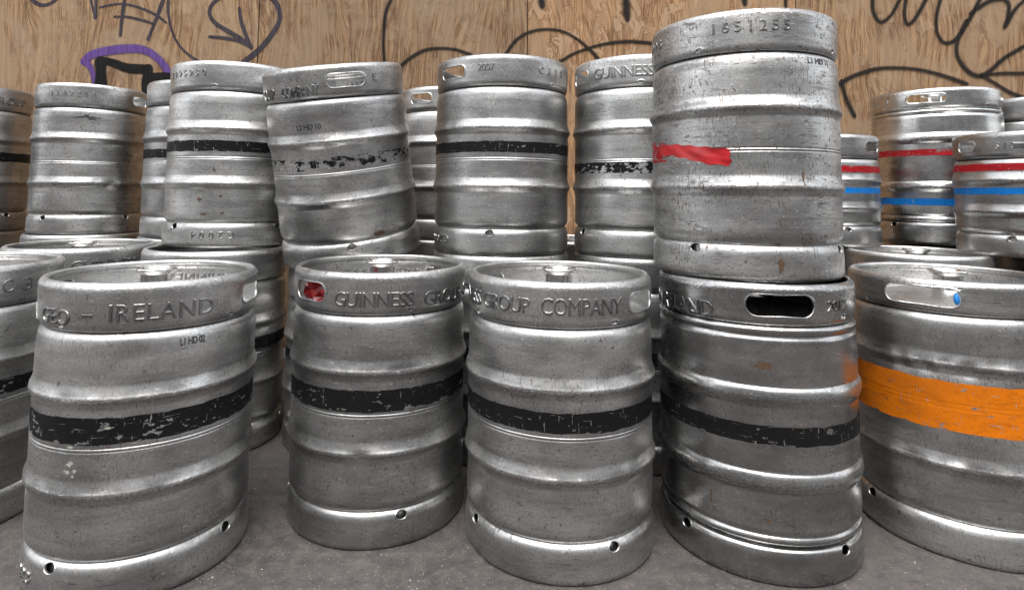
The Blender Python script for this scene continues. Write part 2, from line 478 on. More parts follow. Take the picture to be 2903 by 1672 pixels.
GRAFFITI = [
  ('n', 0.0204, [(-2.163, 1.598), (-2.129, 1.57), (-2.093, 1.562), (-2.057, 1.576), (-2.033, 1.6)]),
  ('n', 0.0133, [(-1.883, 1.602), (-1.868, 1.554), (-1.854, 1.512)]),
  ('n', 0.0184, [(-1.855, 1.602), (-1.853, 1.549), (-1.853, 1.507)]),
  ('n', 0.0122, [(-1.832, 1.555), (-1.781, 1.568), (-1.719, 1.572), (-1.639, 1.552), (-1.57, 1.521), (-1.522, 1.487)]),
  ('n', 0.0133, [(-1.762, 1.512), (-1.7, 1.511), (-1.621, 1.493), (-1.584, 1.481)]),
  ('n', 0.0184, [(-1.72, 1.604), (-1.725, 1.54), (-1.729, 1.487), (-1.731, 1.426)]),
  ('n', 0.0194, [(-1.538, 1.606), (-1.56, 1.531), (-1.583, 1.462), (-1.601, 1.409)]),
  ('n', 0.0133, [(-1.518, 1.606), (-1.514, 1.532), (-1.494, 1.453), (-1.459, 1.385), (-1.405, 1.333), (-1.352, 1.302)]),
  ('n', 0.0265, [(-1.049, 1.622), (-1.011, 1.58), (-0.997, 1.538), (-0.998, 1.496), (-1.032, 1.432), (-1.086, 1.363), (-1.156, 1.304)]),
  ('n', 0.0214, [(-1.273, 1.614), (-1.315, 1.571), (-1.321, 1.529), (-1.293, 1.487), (-1.224, 1.445), (-1.171, 1.414), (-1.123, 1.378)]),
  ('n', 0.0184, [(-1.185, 1.557), (-1.169, 1.483), (-1.122, 1.373)]),
  ('n', 0.0163, [(-1.316, 1.423), (-1.238, 1.416), (-1.181, 1.404), (-1.128, 1.378)]),
  ('p', 0.0449, [(-1.889, 1.303), (-1.855, 1.332), (-1.778, 1.352), (-1.691, 1.362), (-1.639, 1.361), (-1.592, 1.346), (-1.549, 1.315), (-1.516, 1.279), (-1.488, 1.227)]),
  ('p', 0.0336, [(-1.887, 1.303), (-1.856, 1.265), (-1.831, 1.192)]),
  ('k', 0.0561, [(-1.814, 1.296), (-1.811, 1.249), (-1.808, 1.192)]),
  ('k', 0.0428, [(-1.814, 1.304), (-1.765, 1.297), (-1.686, 1.271), (-1.603, 1.267)]),
  ('k', 0.053, [(-1.593, 1.265), (-1.593, 1.226), (-1.594, 1.174)]),
  ('k', 0.0387, [(-1.591, 1.231), (-1.534, 1.232), (-1.467, 1.233)]),
  ('b', 0.0204, [(-0.475, 1.619), (-0.5, 1.555), (-0.508, 1.475), (-0.509, 1.396), (-0.503, 1.307)]),
  ('b', 0.0204, [(-0.421, 1.303), (-0.375, 1.34), (-0.314, 1.372), (-0.237, 1.381), (-0.169, 1.374), (-0.107, 1.353)]),
  ('b', 0.0194, [(0.06, 1.361), (0.106, 1.424), (0.168, 1.462), (0.246, 1.476), (0.323, 1.466), (0.386, 1.433), (0.438, 1.391), (0.469, 1.36), (0.489, 1.34)]),
  ('b', 0.0204, [(0.308, 1.324), (0.365, 1.359), (0.432, 1.386), (0.52, 1.411), (0.624, 1.423), (0.738, 1.417)]),
  ('b', 0.0398, [(0.216, 1.632), (0.221, 1.616), (0.224, 1.595)]),
  ('b', 0.0449, [(0.617, 1.637), (0.618, 1.589), (0.621, 1.541)]),
  ('b', 0.0408, [(1.167, 1.644), (1.169, 1.62)]),
  ('b', 0.0204, [(1.361, 1.646), (1.36, 1.614), (1.36, 1.582)]),
  ('b', 0.0235, [(1.765, 1.651), (1.768, 1.576), (1.8, 1.529), (1.848, 1.561), (1.887, 1.626), (1.901, 1.652)]),
  ('b', 0.0235, [(1.924, 1.653), (1.911, 1.567), (1.927, 1.52), (1.967, 1.557), (2.023, 1.654)]),
  ('b', 0.0245, [(2.086, 1.655), (2.061, 1.559), (2.06, 1.485), (2.087, 1.437), (2.129, 1.44), (2.166, 1.475), (2.222, 1.561), (2.274, 1.657)]),
  ('b', 0.0275, [(2.195, 1.534), (2.155, 1.449), (2.149, 1.375), (2.185, 1.313), (2.235, 1.282), (2.287, 1.298), (2.368, 1.367), (2.481, 1.434)]),
  ('b', 0.0255, [(2.223, 1.576), (2.304, 1.631), (2.367, 1.646), (2.4, 1.621), (2.392, 1.563), (2.376, 1.515)]),
  ('b', 0.0229, [(2.382, 1.52), (2.427, 1.595), (2.488, 1.654)]),
  ('b', 0.0235, [(1.599, 1.238), (1.667, 1.275), (1.771, 1.308), (1.875, 1.314), (1.978, 1.305), (2.08, 1.28), (2.182, 1.245)]),
  ('b', 0.0255, [(1.609, 1.243), (1.627, 1.17), (1.661, 1.093)]),
  ('b', 0.0229, [(2.261, 1.282), (2.311, 1.251), (2.386, 1.205), (2.467, 1.175)]),
  ('b', 0.0204, [(2.266, 1.282), (2.339, 1.293), (2.473, 1.296)]),
]



def catmull(P, n=10):
    P = [np.array(p, float) for p in P]
    if len(P) == 2: P = [P[0], (P[0] + P[1]) / 2, P[1]]
    Q = [2 * P[0] - P[1]] + P + [2 * P[-1] - P[-2]]
    out = []
    for i in range(1, len(Q) - 2):
        for t in np.linspace(0, 1, n, endpoint=False):
            a, b, c, d = Q[i - 1:i + 3]
            out.append(0.5 * ((2 * b) + (-a + c) * t + (2 * a - 5 * b + 4 * c - d) * t * t + (-a + 3 * b - 3 * c + d) * t ** 3))
    out.append(P[-1])
    return np.array(out)


for si, (c, wd, pts) in enumerate(GRAFFITI):
    q = catmull(pts)
    tg = np.gradient(q, axis=0)
    tg /= np.linalg.norm(tg, axis=1)[:, None] + 1e-9
    # round caps
    half = wd * 0.5 * (1.18 if c == 'b' else 1.02)
    for end, sgn in ((0, -1), (-1, 1)):
        ext = np.array([q[end] + tg[end] * sgn * half * k for k in (0.35, 0.7, 0.95)])
        if end == 0:
            q = np.vstack([ext[::-1], q]); tg = np.vstack([tg[:1]] * 3 + [tg])
        else:
            q = np.vstack([q, ext]); tg = np.vstack([tg] + [tg[-1:]] * 3)
    nrm = np.stack([-tg[:, 1], tg[:, 0]], 1)
    N = len(q)
    hw = np.full(N, half)
    hw *= 1 + 0.12 * np.sin(np.linspace(0, 7, N) + si)
    cap = [0.30, 0.71, 0.93]
    hw[:3] *= cap; hw[-3:] *= cap[::-1]
    yy = GY - 0.0010 - 0.00012 * si
    V, UVp = [], []
    for k in range(-2, 3):
        pp = q + nrm * (hw * k / 2)[:, None]
        V += [(p[0], yy, p[1]) for p in pp]
        UVp += [(j * 0.1, k / 2) for j in range(N)]
    Fc, UVl = [], []
    for k in range(4):
        for j in range(N - 1):
            f = (k * N + j, k * N + j + 1, (k + 1) * N + j + 1, (k + 1) * N + j)
            Fc.append(f); UVl += [UVp[x] for x in f]
    o = mesh_obj("graffiti_stroke", V, Fc, SPRAY[c], uv=UVl, smooth=False)
    if c == 'p': o["label"] = "purple sprayed outline"
    if c == 'k': o["label"] = "solid black painted bar"
    world_child(o, hoard)

# the street front across the road behind the camera: only ever seen as a reflection
bld = bpy.data.objects.new("street_building", None)
COL.objects.link(bld)
bld.location = (0, -8, 0)
tag(bld, "plain rendered building across the street, seen only reflected in the kegs", "building")
v, f = box_data(-22, 22, -14, -8, 0, 7.5)
world_child(mesh_obj("wall", v, f, FACADE, smooth=False), bld)
for fl in range(2):
    for k in range(-6, 7):
        x = k * 3.1
        v, f = box_data(x - 0.6, x + 0.6, -7.99, -7.93, 0.9 + fl * 3.4, 2.9 + fl * 3.4)
        wv = mesh_obj("window", v, f, GLASS, smooth=False)
        world_child(wv, bld)

# ------------------------------------------------------------------ kegs
NTH = 150


def vnoise(x, y, z, seed=0):
    xi, yi, zi = np.floor(x).astype(np.int64), np.floor(y).astype(np.int64), np.floor(z).astype(np.int64)
    xf, yf, zf = x - xi, y - yi, z - zi
    s = lambda t: t * t * (3 - 2 * t)
    u, v, w_ = s(xf), s(yf), s(zf)

    def h(a, b, c):
        n = (a * 374761393 + b * 668265263 + c * 2147483647 + seed * 974634777) & 0xffffffff
        n = ((n ^ (n >> 13)) * 1274126177) & 0xffffffff
        return ((n ^ (n >> 16)) & 0xffff) / 32767.5 - 1
    r = 0
    for dx in (0, 1):
        for dy in (0, 1):
            for dz in (0, 1):
                r = r + h(xi + dx, yi + dy, zi + dz) * (u if dx else 1 - u) * (v if dy else 1 - v) * (w_ if dz else 1 - w_)
    return r


class Prof:
    def __init__(s, h=.549, g=.461, r1=.351, r2=.190, sk=.0705, style='A', seam=.2615, sr=1.0, body=.1978, ring=.0064):
        s.h, s.g, s.r1, s.r2, s.sk, s.style, s.seam, s.sr, s.b, s.rg = h, g, r1, r2, sk, style, seam, sr, body, ring
        if style == 'B': s.b = .1980
        s.body_rows()

    def ringf(s, z):
        o = 0
        for zr in (s.r1, s.r2):
            d = z - zr
            tu = np.clip(1 - d / .021, 0, 1)
            tl = np.clip(1 - (-d - .007) / .015, 0, 1)
            prof = np.where(d > 0, tu ** 1.3, np.where(d > -.007, 1 - .05 * ((d + .0035) / .0035) ** 2 + .0, .95 * tl ** 1.3))
            prof = np.where(d > 0, prof * .95, prof)
            if s.style == 'B':          # a rounder, clearly bounded bead
                t = np.clip(np.abs(d + .003) / .0185, 0, 1)
                prof = (1 - t ** 2.2) ** 0.9
            o = o + s.rg * prof
        return o

    def body_rows(s):
        b, g, k = s.b, s.g, s.sk
        lo = [(0.0, k - .040), (.06, k - .038), (.11, k - .033), (.15, k - .022), (.175, k - .010), (.1855, k - .002), (.1893, k + .0025), (.1930, k + .0065), (b - .0012, k + .012), (b - .0004, k + .018)]
        if s.style == 'B':
            lo = [(0.0, k - .040), (.06, k - .038), (.11, k - .033), (.15, k - .022), (.175, k - .014), (.1865, k - .0085), (.1905, k - .0055), (.1920, k - .003), (.1945, k - .001),
                  (.1966, k + .0022), (.1972, k + .005), (.1966, k + .0078), (.1945, k + .011), (.1930, k + .013), (.1932, k + .015), (b, k + .020)]
        hi = [(b - .0003, g - .032), (b - .0006, g - .024), (b - .0016, g - .016), (b - .0036, g - .0085), (.1895, g - .003), (.1845, g + .0005)]
        if s.style == 'B':
            hi = [(b, g - .030), (b - .0006, g - .024), (.1932, g - .0205), (.1938, g - .018), (.1962, g - .0145), (.1978, g - .0105), (.1975, g - .0068), (.1955, g - .0035), (.1915, g - .001), (.186, g + .001)]
        dome = [(.178, g + .004), (.15, g + .013), (.11, g + .021), (.06, g + .027), (.034, g + .029), (.0, g + .029)]
        zs = [lo[-1][1]]
        while zs[-1] < hi[0][1] - .004:
            z = zs[-1]
            dmin = min(abs(z - s.r1), abs(z - s.r2))
            st = .0018 if dmin < .042 else .0055
            if s.seam and abs(z - s.seam) < .008: st = .0009
            zs.append(min(z + st, hi[0][1] - .003))
            if zs[-1] >= hi[0][1] - .0031: break
        zs = np.array(zs[1:])
        rr = b + s.ringf(zs)
        if s.seam:
            rr = rr - .0009 * np.exp(-((zs - s.seam + .003) / .0011) ** 2) - .0009 * np.exp(-((zs - s.seam - .003) / .0011) ** 2) + .0004 * np.exp(-((zs - s.seam) / .0015) ** 2)
        s.rows = lo + list(zip(rr, zs)) + hi + dome
        s.zz = np.array([p[1] for p in lo[6:]] + list(zs) + [p[1] for p in hi])
        s.rr = np.array([p[0] for p in lo[6:]] + list(rr) + [p[0] for p in hi])

    def R(s, z):
        return np.interp(z, s.zz, s.rr)

    def skirt_rows(s):
        k = s.sk
        top = [(.1860, k + .0020), (.1890, k + .0017), (.1910, k + .0005), (.1935, k - .0020), (.1955, k - .0050), (.1972, k - .0090), (.1983, k - .0140), (.1988, k - .0205)]
        if s.style == 'B':
            k -= .009
            top = [(.1860, k + .0008), (.1900, k + .0006), (.1935, k - .0005), (.1960, k - .0028), (.1978, k - .0065), (.1986, k - .0105), (.1990, k - .015), (.1991, k - .020)]
        n = len(top)
        zs = np.linspace(top[-1][1], .013, 6)[1:]
        low = [(.1990, z) for z in zs] + [(.1985, .0085), (.1972, .0042), (.1950, .0013), (.1920, 0.0), (.1886, .0014), (.1868, .006), (.1864, .03), (.186, k - .004)]
        return top + low, n

    def collar_rows(s):
        g, h = s.g, s.h
        low = [(.1850, g + .0025), (.1880, g + .0008), (.1908, g + .0010), (.1932, g + .0035), (.1952, g + .0075), (.1966, g + .0120)]
        z0, z1 = g + .0170, h - .0165
        zs = np.linspace(z0, z1, 9)
        outer = [(.1967 + .0020 * t + .0006 * math.sin(math.pi * t), z) for t, z in zip(np.linspace(0, 1, 9), zs)]
        rim = [(.1984, h - .0115), (.1970, h - .0068), (.1942, h - .0031), (.1915, h - .0008), (.1886, h), (.1858, h - .0012), (.1839, h - .0040), (.1833, h - .0076), (.1842, h - .0108), (.1868, h - .0132), (.1905, h - .0148)]
        inner = [(.1937, z) for z in zs[::-1]]
        end = [(.1930, g + .006), (.1900, g + .003), (.184, g + .0022), (.176, g + .0035)]
        rows = low + outer + rim + inner + end
        return rows, (len(low), len(low) + 8), (len(low) + 9 + len(rim), len(low) + 9 + len(rim) + 8)


def stadium(dx, dz, a, b):
    """point where the ray (dx,dz) from the centre meets a rounded slot of half sizes a,b"""
    L = math.hypot(dx, dz)
    dx, dz = dx / L, dz / L
    lo, hi = 0.0, a + b
    for _ in range(30):
        t = (lo + hi) / 2
        x, z = abs(dx * t), abs(dz * t)
        c = max(a - b, 0)
        d = math.hypot(max(x - c, 0), z) - b
        if d > 0: hi = t
        else: lo = t
    return dx * lo, dz * lo


def ellipse(dx, dz, a, b):
    t = 1 / math.sqrt((dx / a) ** 2 + (dz / b) ** 2)
    return dx * t, dz * t


def sheet(rows, nth, patches):
    """revolved sheet; patches = dicts(th, rows=(i0,i1), cols, zc, a, b, shape, lip) cut real holes.
    returns theta,r,z arrays, quads, and hole rims (lists of vertex ids)"""
    rows = np.array(rows)
    nr = len(rows)
    ths = np.linspace(-math.pi, math.pi, nth + 1)
    T = np.repeat(ths[None, :], nr, 0).ravel()
    Rr = np.repeat(rows[:, 0:1], nth + 1, 1).ravel()
    Z = np.repeat(rows[:, 1:2], nth + 1, 1).ravel()
    T, Rr, Z = list(T), list(Rr), list(Z)
    idx = lambda i, j: i * (nth + 1) + j
    skip = np.zeros((nr - 1, nth), bool)
    faces = []
    rims = []
    for p in patches:
        i0, i1 = p['rows']
        jc = int(round((p['th'] + math.pi) / (2 * math.pi) * nth))
        hc = p['cols']
        j0, j1 = max(jc - hc, 0), min(jc + hc, nth)
        if j1 - j0 < 2 * hc: rims.append(None); continue
        skip[i0:i1, j0:j1] = True
        loop = [(i0, j) for j in range(j0, j1)] + [(i, j1) for i in range(i0, i1)] + [(i1, j) for j in range(j1, j0, -1)] + [(i, j0) for i in range(i1, i0, -1)]
        tc = p['th']
        zz = rows[i0:i1 + 1, 1]; rq = rows[i0:i1 + 1, 0]
        o = np.argsort(zz)
        r0 = .198
        prev = [idx(i, j) for i, j in loop]
        shape = stadium if p.get('shape', 's') == 's' else ellipse
        hole = []
        for (i, j) in loop:
            dx, dz = (ths[j] - tc) * r0, rows[i, 1] - p['zc']
            hole.append((dx, dz) + shape(dx, dz, p['a'], p['b']))
        for t in (0.5, 0.82, 1.0):
            cur = []
            for dx, dz, hx, hz in hole:
                x, z = dx + (hx - dx) * t, dz + (hz - dz) * t
                zq = p['zc'] + z
                cur.append(len(T)); T.append(tc + x / r0); Z.append(zq); Rr.append(float(np.interp(zq, zz[o], rq[o])))
            n = len(cur)
            for k in range(n):
                faces.append((prev[k], prev[(k + 1) % n], cur[(k + 1) % n], cur[k]))
            prev = cur
        for sh, dr in p['lip']:
            cur = []
            for dx, dz, hx, hz in hole:
                L = math.hypot(hx, hz)
                x, z = hx * (1 - sh / L), hz * (1 - sh / L)
                zq = p['zc'] + z
                cur.append(len(T)); T.append(tc + x / r0); Z.append(zq); Rr.append(float(np.interp(zq, zz[o], rq[o])) + dr)
            n = len(cur)
            for k in range(n):
                faces.append((prev[k], prev[(k + 1) % n], cur[(k + 1) % n], cur[k]))
            prev = cur
        rims.append(prev)
    for i in range(nr - 1):
        for j in range(nth):
            if not skip[i, j]:
                faces.append((idx(i, j), idx(i, j + 1), idx(i + 1, j + 1), idx(i + 1, j)))
    return np.array(T), np.array(Rr), np.array(Z), faces, rims


TEXT_CACHE = {}


def raw_text(s, relief, sp):
    cu = bpy.data.curves.new("txt", 'FONT')
    cu.body = s
    cu.size = 1.0
    cu.resolution_u = 3
    cu.space_character = sp
    if relief:
        cu.bevel_depth = 0.034; cu.bevel_resolution = 1; cu.extrude = 0.008; cu.offset = -0.012
    else:
        cu.offset = 0.022
    o = bpy.data.objects.new("txt", cu)
    COL.objects.link(o)
    dg = bpy.context.evaluated_depsgraph_get()
    me = bpy.data.meshes.new_from_object(o.evaluated_get(dg))
    V = np.zeros(len(me.vertices) * 3, np.float32); me.vertices.foreach_get("co", V)
    V = V.reshape(-1, 3)
    Fs = [tuple(p.vertices) for p in me.polygons]
    bpy.data.objects.remove(o); bpy.data.curves.remove(cu); bpy.data.meshes.remove(me)
    return V, Fs


def text_mesh(s, relief=True, aspect=None):
    """glyphs keep their own proportions; the letter spacing is opened until width/height = aspect"""
    key = (s, relief, round(aspect or 0, 2))
    if key in TEXT_CACHE: return TEXT_CACHE[key]
    sp = 1.08
    asp = lambda V: (V[:, 0].max() - V[:, 0].min()) / max(V[:, 1].max() - V[:, 1].min(), .3)
    V, Fs = raw_text(s, relief, 1.0)
    if aspect and len(s) > 1:
        a1 = asp(V)
        a2 = asp(raw_text(s, relief, 2.0)[0])
        sp = min(max(1 + (aspect - a1) / (a2 - a1), .92), 2.6)
        V, Fs = raw_text(s, relief, sp)
    V[:, 0] -= V[:, 0].min()
    V[:, 0] /= V[:, 0].max()
    lo, hi = V[:, 1].min(), V[:, 1].max()
    V[:, 1] = (V[:, 1] - (lo + hi) / 2) / (hi - lo)
    if relief:
        V[:, 2] /= max(V[:, 2].max(), 1e-6)
        keep = [f for f in Fs if V[list(f), 2].mean() > -0.6]
        Fs = keep
    TEXT_CACHE[key] = (V, Fs)
    return TEXT_CACHE[key]


KEG_TEXTS = []


class Keg:
    def __init__(s, name, label, pos, z0=0.0, P=None, rx=0.0, ry=0.0, grime=.45, polish=.2, chip=.15, seed=0, dents=(), holes=(), notch=(), cnotch=(), bands=(), texts=(), valve=True, nth=NTH, wob=1.0, group=None, band_chip=None):
        s.P = P or PA
        P = s.P
        s.seed = seed
        s.dents = dents
        s.wob = wob
        X, Y = pos
        root = bpy.data.objects.new(name, None)
        COL.objects.link(root)
        root.empty_display_size = 0.1
        phi = math.atan2(-X, Y)
        s.M = Matrix.Translation((X, Y, z0)) @ Matrix.Rotation(ry, 4, 'Y') @ Matrix.Rotation(rx, 4, 'X') @ Matrix.Rotation(phi, 4, 'Z')
        root.matrix_basis = s.M
        tag(root, label, "keg", group or ("kegs standing on the pavement" if z0 == 0 else "kegs stacked on other kegs"))
        s.root = root
        s.col = (chip, grime, polish, (seed * 0.0731) % 1.0)
        # ---- body
        T, Rr, Z, Fq, _ = sheet(P.rows, nth, [])
        wear = np.zeros(len(T))
        for zr in (P.r1, P.r2):
            wear = np.maximum(wear, np.exp(-((Z - zr + .0050) / .0062) ** 4))
        s.body = s.build("body", T, Rr, Z, Fq, STEEL, wear)
        # ---- skirt
        rows, nt_ = P.skirt_rows()
        kk = P.sk if P.style == 'A' else P.sk - .009
        pats = [dict(th=R(t), rows=(2, nt_ - 1), cols=3, zc=kk - .0088, a=.0125, b=.0092, shape='e', lip=((.0004, .0006), (.0011, .0004), (.0013, -.0015), (.0010, -.0040))) for t in notch]
        T, Rr, Z, Fq, _ = sheet(rows, nth, pats)
        wear = np.exp(-((Z - .004) / .006) ** 2) * .8
        s.skirt = s.build("bottom_chime", T, Rr, Z, Fq, STEEL, wear)
        # ---- collar
        rows, ro, ri = P.collar_rows()
        pats = []
        hs_ = []
        for hspec in holes:
            t, aw = hspec[0], hspec[1] if len(hspec) > 1 else .053
            zc = P.g + (P.h - P.g) * .50
            b = hspec[2] if len(hspec) > 2 else .0195
            cols = int(math.ceil((aw + .016) / .198 / (2 * math.pi) * nth))
            lip = ((.0012, .0012), (.0026, .0006), (.0034, -.0010))
            pats.append(dict(th=R(t), rows=ro, cols=cols, zc=zc, a=aw, b=b, lip=lip))
            pats.append(dict(th=R(t), rows=ri, cols=cols, zc=zc, a=aw, b=b, lip=((.0026, .0006),)))
            hs_.append(1)
        for t in cnotch:
            zc = P.g + .0095 + (.0035 if P.style == 'B' else 0)
            pats.append(dict(th=R(t), rows=(2, ro[0] + 2), cols=3, zc=zc + .002, a=.0085, b=.0052, shape='e', lip=((.0004, .0003), (.0010, -.0004), (.0008, -.0035))))
        T, Rr, Z, Fq, rims = sheet(rows, nth, pats)
        for k in range(len(hs_)):
            a_, b_ = rims[2 * k], rims[2 * k + 1]
            if a_ and b_:
                # the inner loop runs the other way round: match each vertex to its nearest partner
                bt = np.array([(T[i], Z[i]) for i in b_]); n = len(a_)
                near = [int(np.argmin((bt[:, 0] - T[i]) ** 2 * .04 + (bt[:, 1] - Z[i]) ** 2)) for i in a_]
                for q in range(n):
                    Fq.append((a_[q], a_[(q + 1) % n], b_[near[(q + 1) % n]], b_[near[q]]))
        wear = np.exp(-((Z - P.h + .012) / .007) ** 2) * (Rr > .190) * .8
        s.collar = s.build("top_chime", T, Rr, Z, Fq, STEEL, wear)
        # ---- bands
        for bz0, bz1, mat, bc, lab in bands:
            zs = np.linspace(bz0, bz1, max(4, int((bz1 - bz0) / .003)))
            rows = [(float(P.R(z)) + .0007, z) for z in zs]
            T, Rr, Z, Fq, _ = sheet(rows, nth, [])
            ed = np.clip(1 - np.minimum(Z - bz0, bz1 - Z) / .006, 0, 1)
            Z = Z + ed * .0011 * (vnoise(T * 9, T * 0, Z * 0 + (Z > (bz0 + bz1) / 2) * 3, seed + 9) + .6 * vnoise(T * 40, T * 0, (Z > (bz0 + bz1) / 2) * 5.0, seed + 19))
            o = s.build("painted_band", T, Rr, Z, Fq, mat, np.clip(1 - (Z - bz0) / .010, 0, 1))
            o.parent = s.body
            o.color = (bc,) + s.col[1:]
            o["label"] = lab
        # ---- valve
        if valve:
            zt = P.h + .0050
            pr = [(.0, zt - .012), (.018, zt - .011), (.0225, zt - .009), (.0265, zt - .0065), (.0290, zt - .0015), (.0310, zt), (.0365, zt - .0004), (.0382, zt - .0022), (.0384, zt - .0050), (.0372, zt - .0076), (.0330, zt - .0092), (.0302, zt - .0105), (.0298, zt - .014), (.0298, P.g + .03), (.0330, P.g + .024)]
            T, Rr, Z, Fq, _ = sheet(pr, 48, [])
            x, y = Rr * np.sin(T), -Rr * np.cos(T)
            o = mesh_obj("valve", np.stack([x, y, Z], 1), np.array(Fq), BRIGHT, s.root)
            o.color = s.col
        s.texts(texts)

    def disp(s, T, Z):
        sc = s.P.sr
        x, y = np.sin(T), np.cos(T)
        sd = s.seed
        d = .0011 * vnoise(x * 1.7 + 5, y * 1.7 + 5, Z * 7 + 3, sd) + .0006 * vnoise(x * 5, y * 5, Z * 20, sd + 1)
        d = d * s.wob
        crest = np.zeros_like(Z)
        for zr in (s.P.r1, s.P.r2): crest = crest + np.exp(-((Z - zr) / .012) ** 2)
        d = d + crest * s.wob * (.0009 * vnoise(x * 14, y * 14, Z * 60, sd + 2) - .0008 * np.maximum(0, vnoise(x * 6, y * 6, Z * 9, sd + 3)))
        for th, z, dep, wt, wz in s.dents:
            dt = (T - R(th) + math.pi) % (2 * math.pi) - math.pi
            d = d - dep * np.exp(-(dt * .198 / wt) ** 2 - ((Z - z) / wz) ** 2)
        return d

    def xyz(s, T, Rr, Z):
        rd = (Rr + s.disp(T, Z) * (Rr > .05)) * s.P.sr
        return np.stack([rd * np.sin(T), -rd * np.cos(T), Z], 1)

    def build(s, name, T, Rr, Z, Fq, mat, wear):
        V = s.xyz(T, Rr, Z)
        Fa = np.array(Fq)
        uv = np.stack([T[Fa] * .198, Z[Fa] + (Rr[Fa] - .19) * .6], -1).reshape(-1, 2)
        o = mesh_obj(name, V, Fa, mat, s.root, uv=uv, wear=wear)
        o.color = s.col
        return o

    def rad(s, z, inner=False):
        if inner: return .1935
        P = s.P
        if z > P.g + .008: return .1979
        if z < P.sk - .02: return .1992
        return float(P.R(z))

    def part_at(s, z):
        return s.collar if z > s.P.g else (s.skirt if z < s.P.sk else s.body)

    def texts(s, specs):
        for sp_ in specs:
            txt, t0, t1, zc, cap = sp_[:5]
            kind = sp_[5] if len(sp_) > 5 else 'emboss'
            if kind in ('emboss', 'flip') and len(txt) > 1:
                V0, _ = raw_text(txt, True, 1.0)
                nat = (V0[:, 0].max() - V0[:, 0].min()) / (V0[:, 1].max() - V0[:, 1].min())
                if (R(t1 - t0) * .198) / cap > nat * 1.3:      # widely spaced stamps: every character stands alone
                    n = len(txt)
                    st = (t1 - t0) / n
                    seq = txt[::-1] if kind == 'flip' else txt
                    for k, ch in enumerate(seq):
                        if ch == ' ': continue
                        c0, _ = raw_text(ch, True, 1.0)
                        wd = (c0[:, 0].max() - c0[:, 0].min()) / (c0[:, 1].max() - c0[:, 1].min()) * cap / .198
                        tc = R(t0 + st * (k + .5))
                        s.texts([(ch, math.degrees(tc - wd / 2), math.degrees(tc + wd / 2), zc, cap, kind)])
                    continue
            V, Fs = text_mesh(txt, kind != 'ink', (R(t1 - t0) * .198) / cap)
            u, v, q = V[:, 0].astype(float), V[:, 1].astype(float), V[:, 2].astype(float)
            if kind == 'flip':                      # stamped upside down on the bottom chime
                u, v = 1 - u, -v
            T = R(t0) + (R(t1) - R(t0)) * u
            Z = zc + v * cap
            rel = .0022 if cap > .012 else .0007
            if kind == 'inner':
                Rr = .1937 + .0002 - rel * q
            elif kind == 'ink':
                Rr = np.array([float(s.P.R(z)) for z in Z]) + .0007
            else:
                Rr = s.rad(zc) + rel * q
            P3 = s.xyz(T, Rr, Z)
            uvl = [(T[i] * .198, Z[i]) for f in Fs for i in f]
            o = mesh_obj("printed_code" if kind == 'ink' else "lettering", P3, Fs, INK if kind == 'ink' else STAMP, s.part_at(zc), uv=uvl, smooth=False)
            o.color = s.col

    def splash(s, name, t, z, wdt, hgt, mat, seed=1, n=22, jag=.35, label=None):
        rg = np.random.default_rng(seed)
        a = np.linspace(0, 2 * math.pi, n, endpoint=False)
        k = 1 + jag * rg.uniform(-1, 1, n)
        T = [R(t)]; Z = [z]
        for ring_ in (.5, 1.0):
            T += list(R(t) + ring_ * k * wdt / 2 * np.cos(a) / .198); Z += list(z + ring_ * k * hgt / 2 * np.sin(a))
        T, Z = np.array(T), np.array(Z)
        Rr = np.array([s.rad(float(q)) for q in Z]) + .0007
        Fs = [(0, 1 + i, 1 + (i + 1) % n) for i in range(n)] + [(1 + i, 1 + n + i, 1 + n + (i + 1) % n, 1 + (i + 1) % n) for i in range(n)]
        o = mesh_obj(name, s.xyz(T, Rr, Z), Fs, mat, s.part_at(z), uv=[((0, 0) if i == 0 else ((.5, 0) if i <= n else (1, 0))) for f in Fs for i in f])
        o.color = s.col
        if label: o["label"] = label
        return o


PA = Prof()
PB = Prof(g=.470, r1=.342, r2=.186, sk=.074, style='B', seam=0)
PO = Prof(g=.480, r1=.383, r2=.184, sk=.072, seam=.300)
P30 = Prof(h=.38, g=.298, r1=.227, r2=.133, sk=.068, seam=0, sr=.96, ring=.0062)
P30b = Prof(h=.364, g=.286, r1=.226, r2=.132, sk=.062, seam=0, sr=.92, ring=.0062)
PU10 = Prof(h=.560, g=.486, r1=.384, r2=.210, sk=.088, style='B', seam=0, sr=1.035, ring=.0062)
PU1 = Prof(sr=.93)
PG3 = Prof(h=.497, g=.41, r1=.31, r2=.17, seam=.24)
TOP = .549
BLK = "worn black painted band"


def blk(chip, z0=.2745, z1=.3065):
    return (z0, z1, BLACKP, chip, BLK)

# ---- front row, standing on the pavement
F1 = Keg("beer_keg", "large front keg at far left, embossed IRELAND, chipped black band, nothing stacked on it", (-.703, 1.279), grime=.48, seed=1,
         holes=[(66,), (-114,)], notch=(-45, 46, 136, -136), cnotch=(-48, 42, 132, -138), bands=[blk(.31, .272, .3165)],
         dents=[(-30, .545, .0015, .05, .01), (20, .12, .002, .08, .05), (-12, .42, .0025, .03, .02), (34, .30, .002, .02, .03), (5, .185, .003, .02, .008), (-40, .35, .002, .015, .008)],
         texts=[("GEO", -65, -42, .488, .029), ("DIA", -96, -76, .488, .029), ("-", -35, -29, .492, .006), ("IRELAND", -21, 30, .497, .031), ("PROPERTY", -52, -23.9, .5225, .009), ("OF", -20.1, -14, .5225, .009), ("L1 HD 02", 13, 26, .437, .014, 'ink'),
                ("223", -74, -58, .034, .022), ("GUINNESS", 128, 178, .505, .026, 'inner')], wob=1.1)
